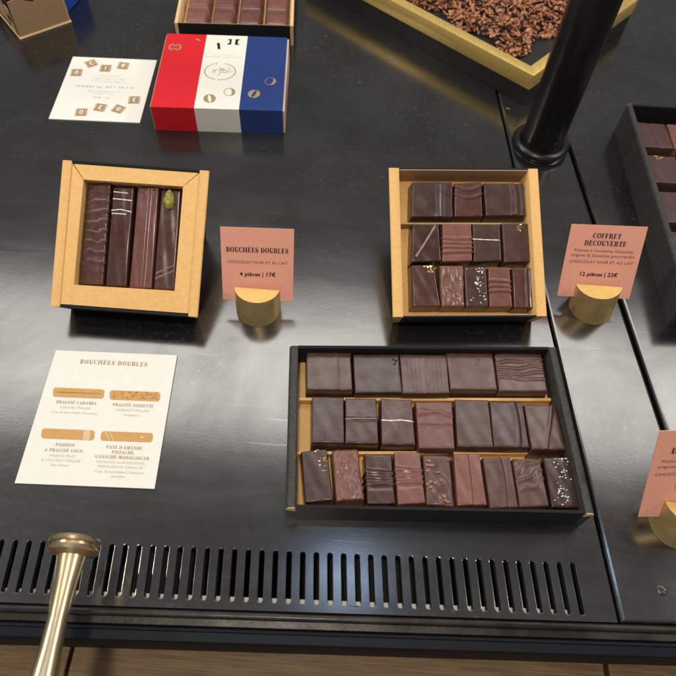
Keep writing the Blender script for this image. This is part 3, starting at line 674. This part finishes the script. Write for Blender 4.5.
def coin(x, y, r, slot, rot, z, parent, keep=3):
    """stencil ring: gold crescents either side of a blank slanted slot"""
    bm = B()
    for k, (a0, a1) in enumerate(((100, 260), (-80, 80))):
        if keep & (1 << k): ell(bm, x, y, (r, r * 1.06), (r * slot, r * .98), a0, a1, z, 40, rot)
    ell(bm, x, y, (r, r * 1.06), (r * .90, r * .96), 0, 360, z + .00004, 40, rot)
    return link("gold_ring", bm, M['goldleaf'], parent, recalc=False)
Z = H + .0002
coin(-.0094, -.0499, .0067, .26, .2, Z, tr); coin(.0114, -.0377, .0064, .40, .1, Z, tr, 2)
coin(.0387, -.0398, .0066, .26, -.35, Z, tr); coin(.0557, -.0169, .0063, .45, -.3, Z, tr, 2)
bm = B()
for sx, a0, a1 in ((-.0625, 20, 340), (-.0555, -160, 160)): ell(bm, sx, .0405, (.0040, .0062), (.0015, .0046), a0, a1, Z, 30)
link("gold_ring", bm, M['goldleaf'], tr, recalc=False)
bm = B(); ell(bm, -.0372, .052, (.0075, .0065), (.0058, .0040), 25, 85, Z, 30); link("gold_stroke", bm, M['brassdark'], tr, recalc=False)
# upside-down monogram and line of tiny lettering
bm = B()
flat(bm, [(-.0112, .0515), (-.0078, .0515), (-.0060, .0395), (-.0090, .0395)], Z)
flat(bm, [(.0035, .0600), (.0058, .0600), (.0058, .0490), (.0035, .0490)], Z); flat(bm, [(.0015, .0595), (.0034, .0595), (.0034, .0575), (.0015, .0575)], Z); flat(bm, [(.0012, .0515), (.0034, .0515), (.0034, .0493), (.0012, .0493)], Z)
flat(bm, [(.0102, .0600), (.0134, .0600), (.0134, .0490), (.0102, .0490)], Z); flat(bm, [(.0135, .0600), (.0150, .0600), (.0150, .0580), (.0135, .0580)], Z); flat(bm, [(.0135, .0512), (.0150, .0512), (.0150, .0492), (.0135, .0492)], Z)
link("monogram", bm, M['blackcard'], tr, recalc=False)
def tiny_line(bm, x0, x1, y, h, sd, z, ink=.62, slant=.2):
    """lettering too small to read in the photograph: letter-sized marks"""
    rg = random.Random(sd); x = x0
    while x < x1:
        w_ = h * rg.uniform(.35, .75)
        if rg.random() < .86:
            k = rg.random(); sk = slant * h
            flat(bm, [(x, y), (x + w_ * .34, y), (x + w_ * .34 + sk, y + h), (x + sk, y + h)], z)
            if k < .5: flat(bm, [(x + w_ * .34, y + h * .0), (x + w_ * .9, y), (x + w_ * .9, y + h * .22), (x + w_ * .34, y + h * .22)], z)
            if k > .3: flat(bm, [(x + w_ * .34 + sk, y + h * .8), (x + w_ * .9 + sk, y + h * .8), (x + w_ * .9 + sk, y + h), (x + w_ * .34 + sk, y + h)], z)
        x += w_ + h * .30
bm = B(); tiny_line(bm, -.0215, .0205, .0235, .0018, 3, Z, slant=0); tiny_line(bm, -.013, .012, .0278, .0012, 5, Z, slant=0)
link("lettering", bm, M['greyink'], tr, recalc=False)
bm = B()                                                        # round emblem: ring of marks round a small crest
for a in range(0, 360, 9):
    if 75 < a % 360 < 105 or 255 < a < 262: continue
    ca, sa = math.cos(R(a)), math.sin(R(a)); cx, cy = -.0024 + .0175 * ca, -.0020 + .0150 * sa
    tx, ty = -sa, ca
    flat(bm, [(cx - tx * .0008 - ca * .0007, cy - ty * .0008 - sa * .0007), (cx + tx * .0008 - ca * .0007, cy + ty * .0008 - sa * .0007), (cx + tx * .0006 + ca * .0007, cy + ty * .0006 + sa * .0007), (cx - tx * .0006 + ca * .0007, cy - ty * .0006 + sa * .0007)], Z)
rg = random.Random(11)
for k in range(34):                                             # crest: a knot of short fine strokes
    cx, cy = -.0028 + rg.gauss(0, .0042), -.0012 + rg.gauss(0, .0030); an = rg.uniform(0, 3.14); l = rg.uniform(.0006, .0019); ww = .00022
    dx, dy = l * math.cos(an), l * math.sin(an); nx_, ny_ = -math.sin(an) * ww, math.cos(an) * ww
    flat(bm, [(cx - dx - nx_, cy - dy - ny_), (cx + dx - nx_, cy + dy - ny_), (cx + dx + nx_, cy + dy + ny_), (cx - dx + nx_, cy - dy + ny_)], Z + k * 6e-6)
link("emblem", bm, M['emblemink'], tr, recalc=False)

# kraft box in the far left corner with chocolate in it
ml = Matrix.Translation((-.4215, .7225, 0)) @ Matrix.Rotation(R(41), 4, 'Z')
tl = thing("notched_box", "kraft box with notched front and black side window, far left corner", "box", ml)
bm = B()
pr = [(0, .0008), (.0655, .0008), (.0655, .054), (.053, .0535), (.045, .050), (.036, .0405), (.029, .0375), (.021, .042), (.013, .0470), (.001, .0465)]
a = [bm.verts.new((x, 0, z)) for x, z in pr]; b = [bm.verts.new((x, .0012, z)) for x, z in pr]
bm.faces.new(a); bm.faces.new(b[::-1])
for i in range(len(pr)): bm.faces.new((a[i], a[(i + 1) % len(pr)], b[(i + 1) % len(pr)], b[i]))
link("front_panel", bm, M['kraftdeep'], tl)
bm = B(); box(bm, -.0012, .0672, -.0022, .1, -.0000 + .0002, .0022, .0004, 1); link("base_flange", bm, M['kraftpale'], tl)
bm = B(); box(bm, 0, .0012, .0013, .1, .0023, .0465); sp = link("side_panel", bm, M['blackcard'], tl)
bm = B()
box(bm, -.0010, 0, .004, .018, .006, .036); box(bm, -.0010, 0, .022, .07, .010, .040)
link("printed_shape", bm, M['kraftbrown'], sp)
bm = B(); 
mm = Matrix.Translation((-.0012, .011, .022)) @ Matrix.Rotation(R(90), 4, 'Y')
lathe(bm, [(.0052, 0), (.0052, .0004)], 24, mm); link("round_hole", bm, M['blackcard'], sp)
bm = B(); box(bm, .0655, .0668, .0013, .1, .0023, .058); link("side_panel", bm, M['kraftpale'], tl)
bm = B(); box(bm, .003, .0630, .0025, .095, .012, .0530, .004, 3); o = link("chocolate_slab", bm, mat("glossy_brown_chocolate", (.075, .014, .008), (.10, .02, .011), rough=.3), smooth=40); o.matrix_world = ml
tag(o, "reddish brown chocolate slab inside the notched kraft box, far left corner", "chocolate")
bm = B(); box(bm, -.015, .015, -.03, .03, .0003, .05, .0012); 
o = link("small_box", bm, M['bluebox']); o.matrix_world = Matrix.Translation((-.3905, .806, 0)) @ Matrix.Rotation(R(-12), 4, 'Z')
tag(o, "bright blue box standing just behind the notched kraft box", "box")

# ================================================================= PRICE CARDS AND HOLDERS
def card_frame(X, Y, Zb, yaw, lean, roll):
    return Matrix.Translation((X, Y, Zb)) @ Matrix.Rotation(yaw, 4, 'Z') @ Matrix.Rotation(R(90 - lean), 4, 'X') @ Matrix.Rotation(roll, 4, 'Z')
def price_card(F, wd, ht, label, head, lines, price, hh=.0046, ys=None):
    t = thing("price_card", label, "price card", F, "pink price cards")
    bm = B(); box(bm, -wd / 2, wd / 2, 0, ht, -.0003, .0003); link("card", bm, M['pink'], t)
    z = .0005; y = iter(ys)
    for s in head: serif_text("heading", s, hh, M['ink'], t, 0, next(y), z, track=.04, wscale=.90)
    for s, h_, b_ in lines: sans("description", s, h_, M['inksoft'] if not b_ else M['ink'], t, 0, next(y), z, bold=b_, xs=1.08)
    sans("price", price, .0038, M['ink'], t, 0, next(y), z, bold=.022, xs=1.05)
    return t
def holder(F, lean, label, r=.0205, nc=-.003, top=.0150, slit=.0007, twist=0):
    """brass cylinder leaning with its card, slit across the top; F is the card frame"""
    t = thing("card_holder", label, "card holder", F, "brass card holders")
    # local axes: x across, y up the lean, z towards the viewer; ground plane in local coordinates
    inv = F.inverted(); g0 = inv @ Vector((0, 0, .0003)); gn = (inv.to_3x3() @ Vector((0, 0, 1)))
    def ground_y(x, z): return g0.y + (-(x - g0.x) * gn.x - (z - g0.z) * gn.z) / gn.y
    def dsec(bm, z_lo, z_hi, ytop, ybot=None, n=40):
        pts = []
        def arc(lo, hi):
            out = []
            for k in range(n):
                a = 2 * math.pi * k / n; x, z = r * math.cos(a), r * math.sin(a)
                out.append((x, z))
            return out
        loop = [(x, min(max(z + nc, z_lo), z_hi)) for x, z in arc(0, 0)]
        fixed = []
        for x, z in loop:
            if z in (z_lo, z_hi):
                xm = math.sqrt(max(0, r * r - (z - nc) ** 2)); x = max(-xm, min(xm, x))
            if not fixed or (abs(fixed[-1][0] - x) + abs(fixed[-1][1] - z)) > 1e-5: fixed.append((x, z))
        a = [bm.verts.new((x, ytop, z)) for x, z in fixed]
        b = [bm.verts.new((x, (ground_y(x, z) if ybot is None else ybot), z)) for x, z in fixed]
        m_ = len(fixed); ft = bm.faces.new(a); ft.material_index = 1; bm.faces.new(b[::-1])
        for i in range(m_): bm.faces.new((a[i], a[(i + 1) % m_], b[(i + 1) % m_], b[i]))
        es = list(ft.edges); bmesh.ops.bevel(bm, geom=es, offset=.0005, segments=2, affect='EDGES')
    bm = B()
    dsec(bm, slit, 1, top); dsec(bm, -1, -.0088, top); dsec(bm, -.00878, slit - .00002, -.0004)
    o = link("slotted_cylinder", bm, [M['brassdark'], M['brass']], t, smooth=30)
    return t
LE = 28
F1 = card_frame(-.0751, .3412, .0165, R(5), LE, R(-1.6))
price_card(F1, .0632, .0690, "pink price card headed BOUCHÉES DOUBLES, 4 pièces, 17€", ["BOUCHÉES DOUBLES"], [("CHOCOLAT NOIR ET AU LAIT", .0026, 0)], "4 pièces | 17€", .0046, (.0465, .0360, .0240))
holder(card_frame(-.0755, .3420, .0165, R(1), 6, R(-1)), LE, "brass slotted holder under the BOUCHÉES DOUBLES price card")
F2 = card_frame(.2343, .3717, .0180, R(-2), LE, R(3.6))
price_card(F2, .0660, .0700, "pink price card headed COFFRET DÉCOUVERTE, 12 pièces, 22€", ["COFFRET", "DÉCOUVERTE"], [("Pralinés à l'ancienne, Ganaches", .0028, 0), ("origines & Ganaches gourmandes", .0028, 0), ("CHOCOLAT NOIR ET AU LAIT", .0028, 0)], "12 pièces | 22€", .0048, (.0580, .0510, .0450, .0403, .0340, .0215))
holder(card_frame(.2365, .3725, .0180, R(-6), 6, R(7)), LE, "brass slotted holder under the COFFRET DÉCOUVERTE price card", top=.0155)
F3 = card_frame(.2725, .1684, .0185, R(.5), 25, R(7.5))
price_card(F3, .0660, .0860, "pink price card at the right edge, half out of view, 21 pièces", ["DÉCOUVERTE"], [("Pralinés à l'ancienne, Ganaches", .0028, 0), ("origines & Ganaches gourmandes", .0028, 0), ("CHOCOLAT NOIR ET AU LAIT", .0028, 0)], "21 pièces |", .0055, (.0645, .0560, .0505, .0430, .0300))
holder(card_frame(.2745, .1690, .0185, R(-8), 11, R(3)), 24, "brass slotted holder with price card at the right edge near the screw", top=.0150)

# ================================================================= LEAFLETS
mm = Matrix.Translation((-.19115, .223225, .0003)) @ Matrix.Rotation(R(1.9), 4, 'Z')
tm = thing("menu_card", "cream menu card with four caramel bar pictures lying on the counter", "leaflet", mm)
bm = B(); prism(bm, [(-.0537, .0605), (.0526, .0610), (.0545, -.0607), (-.0541, -.0608)], 0, .0012); link("card", bm, M['paper'], tm)
z = .00135
serif_text("heading", "BOUCHÉES DOUBLES", .0042, M['goldink'], tm, -.0005, .0482, z, track=.10)
bars = [((-.0462, .0239), (-.0028, .0241), (-.0020, .0152), (-.0445, .0151)), ((.0016, .0237), (.0444, .0239), (.0454, .0150), (.0033, .0147)), ((-.0456, -.0139), (-.0025, -.0138), (-.0013, -.0226), (-.0440, -.0228)), ((.0030, -.0141), (.0453, -.0139), (.0458, -.0222), (.0037, -.0225))]
for k, b4 in enumerate(bars):
    bm = B(); vs = [bm.verts.new((x, y, z)) for x, y in b4]; bm.faces.new(vs[::-1])
    bmesh.ops.bevel(bm, geom=list(bm.verts), offset=.0012, segments=3, affect='VERTICES')
    o = link("bar_picture", bm, M['caramel'], tm, recalc=False)
    x0, y0 = b4[3]; bm = B(); zz = z + .0002
    if k == 0:
        flat(bm, [(x0 + .003, y0 + .0042), (x0 + .039, y0 + .0046), (x0 + .039, y0 + .0051), (x0 + .003, y0 + .0049)], zz); link("picture_detail", bm, M['caramel_d'], o, recalc=False)
    if k == 1:
        rg = random.Random(2)
        for _ in range(60):
            u, v = x0 + rg.uniform(.001, .039), y0 + rg.uniform(.0012, .008); flat(bm, [(u, v), (u + .0014, v + .0001), (u + .0016, v + .0005), (u + .0002, v + .0004)], zz)
        link("picture_detail", bm, M['caramel_d'], o, recalc=False)
    if k == 2:
        flat(bm, [(x0 + .0335, y0 + .0002), (x0 + .0392, y0 + .0002), (x0 + .0384, y0 + .0086), (x0 + .0327, y0 + .0086)], zz); link("picture_detail", bm, M['caramel_l'], o, recalc=False)
    if k == 3:
        for dx in (.002, .0055): flat(bm, [(x0 + dx + .005, y0 + .0005), (x0 + dx + .006, y0 + .0005), (x0 + dx + .001, y0 + .0078), (x0 + dx, y0 + .0078)], zz)
        ell(bm, x0 + .033, y0 + .0045, (.0016, .0011), (.0001, .0001), 0, 360, zz)
        link("picture_detail", bm, M['caramel_l'], o, recalc=False)
def ml_(s, x, y, h, kind):
    if kind == 'b': serif_text("item_name", s, h, M['goldink'], tm, x, y, z, track=.06)
    elif kind == 'c': sans("item_translation", s, h, M['greyink'], tm, x, y, z)
    else: sans("item_note", s, h, M['greyink'], tm, x, y, z)
for x, L in ((-.0232, [("PRALINÉ CARAMEL", .0092, 'b'), ("CARAMEL PRALINE", .0048, 'c'), ("Coup de fourchette 2 branches", .0003, 'n')]),
             (.0240, [("PRALINÉ NOISETTE", .0090, 'b'), ("HAZELNUT PRALINE", .0046, 'c'), ("Ondulation", .0003, 'n')]),
             (-.0232, [("PASSION", -.0288, 'b'), ("& PRALINÉ COCO", -.0336, 'b'), ("PASSION FRUIT", -.0380, 'c'), ("& COCONUT PRALINE", -.0418, 'c'), ("Sans décors", -.0457, 'n')]),
             (.0244, [("PÂTE D'AMANDE", -.0290, 'b'), ("PISTACHE,", -.0332, 'b'), ("GANACHE MADAGASCAR", -.0374, 'b'), ("PISTACHIO ALMOND PASTE,", -.0415, 'c'), ("MADAGASCAR GANACHE", -.0452, 'c'), ("Coup de fourchette 2 branches,", -.0494, 'n'), ("pistaches", -.0530, 'n')])):
    for s, y, k in L: ml_(s, x, y, {'b': .0027, 'c': .0022, 'n': .0022}[k], k)

ms = Matrix.Translation((-.29475, .639275, .0003)) @ Matrix.Rotation(R(2.5), 4, 'Z')
ts = thing("leaflet", "small white leaflet printed with brown numbered squares, beside the red, white and blue box", "leaflet", ms)
bm = B(); prism(bm, [(-.0505, .0565), (.0510, .0572), (.0510, -.0575), (-.0510, -.0575)], 0, .0012); link("card", bm, M['paper'], ts)
for (x, y, rot, ch) in ((-.0391, .0262, .08, '0'), (-.0258, .0447, .62, '2'), (-.0069, .0368, .05, '1'), (.0129, .0432, -.10, '8'), (-.0174, -.0444, .10, '0'), (.0019, -.0348, -.12, '3'), (.0230, -.0361, -.38, '0'), (.0377, -.0190, .08, '3')):
    bm = B(); c_, s_ = math.cos(rot), math.sin(rot); a = .0064
    def Tq(px, py): return (x + px * c_ - py * s_, y + px * s_ + py * c_)
    flat(bm, [Tq(-a, -a), Tq(a, -a), Tq(a, a), Tq(-a, a)], z); o = link("number_square", bm, M['latte'], ts, recalc=False)
    sans("number", ch, .0070, M['paper'], o, *Tq(0, .0035), z + .0002, bold=.02, rot=rot + math.pi)
    bm = B()
    for sx in (-.0055, .0047): flat(bm, [Tq(sx, -a * .85), Tq(sx + .0008, -a * .85), Tq(sx + .0008, a * .85), Tq(sx, a * .85)], z + .0002)
    link("square_border", bm, M['caramel_l'], o, recalc=False)
bm = B(); tiny_line(bm, -.0340, -.003, .0000, .0027, 21, z, slant=-.3); tiny_line(bm, .001, .0330, .0008, .0027, 22, z, slant=-.3); tiny_line(bm, -.010, .009, -.0185, .0020, 26, z)
link("lettering", bm, M['emblemink'], ts, recalc=False)
bm = B()
for k, (xa, xb, y) in enumerate(((-.011, .012, .0222), (-.017, .018, .0160), (-.018, .019, .0112), (-.020, .017, -.0072), (-.016, .013, -.0115))): tiny_line(bm, xa, xb, y, .0014, 30 + k, z)
link("small_print", bm, M['greyink'], ts, recalc=False)

# ================================================================= POLE, TRAY, RAIL ARM, SCREWS
tp = thing("support_pole", "thick black round pole rising from a ringed base on the counter", "pole", Matrix.Translation((.2125, .5950, 0)))
bm = B(); lathe(bm, [(.0233, .0005), (.0233, 1.1)], 64); link("shaft", bm, M['pole'], tp, smooth=40)
bm = B(); lathe(bm, [(.0240, .0003), (.0305, .0003)] + [(.0262 + .0058 * math.cos(R(a)), .0062 + .0058 * math.sin(R(a))) for a in range(-60, 121, 15)] + [(.0236, .0118)], 64); link("base_ring", bm, M['pole'], tp, smooth=40)

A = R(49); Bn = A + R(92.5)
C0 = Vector((.2013, .6649)); ua = Vector((math.cos(A), math.sin(A))); ub = Vector((math.cos(R(141.6)), math.sin(R(141.6))))
tt = thing("display_tray", "brass rimmed tray on a black plinth filled with cocoa flakes", "tray")
LA, LB = .233, .36
def TP(a, b): p = C0 + ua * a + ub * b; return (p.x, p.y)
bm = B(); prism(bm, [TP(.001, .001), TP(LA - .001, .001), TP(LA - .001, LB - .001), TP(.001, LB - .001)], .0003, .022); link("plinth", bm, M['plinth'], tt)
hz, lz, rw = .0415, .0222, .0135
for nm, ps in (("rim", [TP(0, 0), TP(0, LB), TP(rw, LB - rw), TP(rw, rw)]), ("rim", [TP(0.0, 0), TP(LA, 0), TP(LA - rw, rw), TP(rw, rw)]), ("rim", [TP(LA, 0), TP(LA, LB), TP(LA - rw, LB - rw), TP(LA - rw, rw)]), ("rim", [TP(0, LB), TP(LA, LB), TP(LA - rw, LB - rw), TP(rw, LB - rw)])):
    bm = B(); prism(bm, ps, lz, hz, .0006, 2); link(nm, bm, M['brassface'], tt, smooth=30)
bm = B(); prism(bm, [TP(rw, rw), TP(LA - rw, rw), TP(LA - rw, LB - rw), TP(rw, LB - rw)], .0222, .0300); link("tray_floor", bm, M['plinth'], tt)
bm = B(); rg = random.Random(5)
def in_pile(a, b): return a > .030 + .006 * math.sin(b * 90) and a < LA - .03 and b > .040 + .006 * math.sin(a * 110) and b < LB - .04
cnt = 0
while cnt < 4000:
    a, b = rg.uniform(.02, LA - .02), rg.uniform(.02, .28)
    if not in_pile(a, b): continue
    cnt += 1
    p = C0 + ua * a + ub * b; edge = min(a - .026, b - .036, .05); zc = .0305 + max(0, edge) * .40 * rg.random() ** .5 + rg.uniform(0, .003)
    L, Wd, curl = rg.choice((.6, 1, 1.3, 1.8)) * rg.uniform(.003, .0068), rg.uniform(.0020, .0052), rg.uniform(-1.5, 1.5)
    rot = Matrix.Rotation(rg.uniform(0, 6.3), 3, 'Z') @ Matrix.Rotation(rg.uniform(-.8, .8), 3, 'X') @ Matrix.Rotation(rg.uniform(-.8, .8), 3, 'Y')
    prev = None; n = 4
    for k in range(n + 1):
        t = k / n - .5; wv = Wd * (1 - 1.6 * t * t) * rg.uniform(.75, 1.15); bend = curl * t
        x_ = L * math.sin(bend) / (curl if abs(curl) > .05 else 1) if abs(curl) > .05 else L * t; z_ = L * (1 - math.cos(bend)) / (curl if abs(curl) > .05 else 1)
        row = []
        for s_ in (-.5, 0, .5):
            v_ = rot @ Vector((x_, s_ * wv, z_ + (.0012 * abs(s_) if True else 0)))
            row.append(bm.verts.new((p.x + v_.x, p.y + v_.y, max(.0303, zc + v_.z))))
        if prev:
            for j in range(2): bm.faces.new((prev[j], prev[j + 1], row[j + 1], row[j]))
        prev = row
o = link("cocoa_flakes", bm, M['flake'], smooth=True)
tag(o, "heap of reddish brown cocoa flakes filling the brass rimmed tray", "cocoa flakes", kind="stuff")

# brass rail arm reaching over the front edge towards the viewer
th = thing("rail_arm", "brass rod with a flanged end reaching over the front edge of the counter", "rail", Matrix.Translation((-.1655, .1060, .052)) @ Matrix.Rotation(R(2.5), 4, 'Z'))
back = Matrix.Rotation(R(90), 4, 'X')
bm = B(); lathe(bm, [(.0098, -.0015), (.0092, .010), (.0072, .026), (.0062, .046), (.0068, .064), (.0092, .088), (.0105, .16)], 40, back); link("rod", bm, M['brasspolish'], th, smooth=40)
bm = B()
lathe(bm, [(.012, -.0035), (.0162, -.0030), (.0168, -.0015), (.0162, .0002), (.0142, .0010), (.0142, .0022), (.0162, .0030), (.0168, .0045), (.0160, .0060), (.0115, .0068), (.0088, .0085)], 48, back); link("flange", bm, M['brasspolish'], th, smooth=40)

for (x, y, lb, r) in ((.2549, .1165, "slotted screw head in right panel near the front edge", .0040), (.1822, .6600, "small shiny screw head in the strip beside the tray", .0036)):
    t = thing("screw", lb, "screw", Matrix.Translation((x, y, 0)), "screws in the counter")
    bm = B(); lathe(bm, [(r, .0002), (r, .0005), (r * .8, .0009), (r * .3, .0011)], 32); link("screw_head", bm, M['screw'], t, smooth=40)
    bm = B(); box(bm, -r * .8, r * .8, -r * .09, r * .09, .0011, .0013); o = link("slot", bm, M['cavity'], t); o.rotation_euler = (0, 0, R(-25))
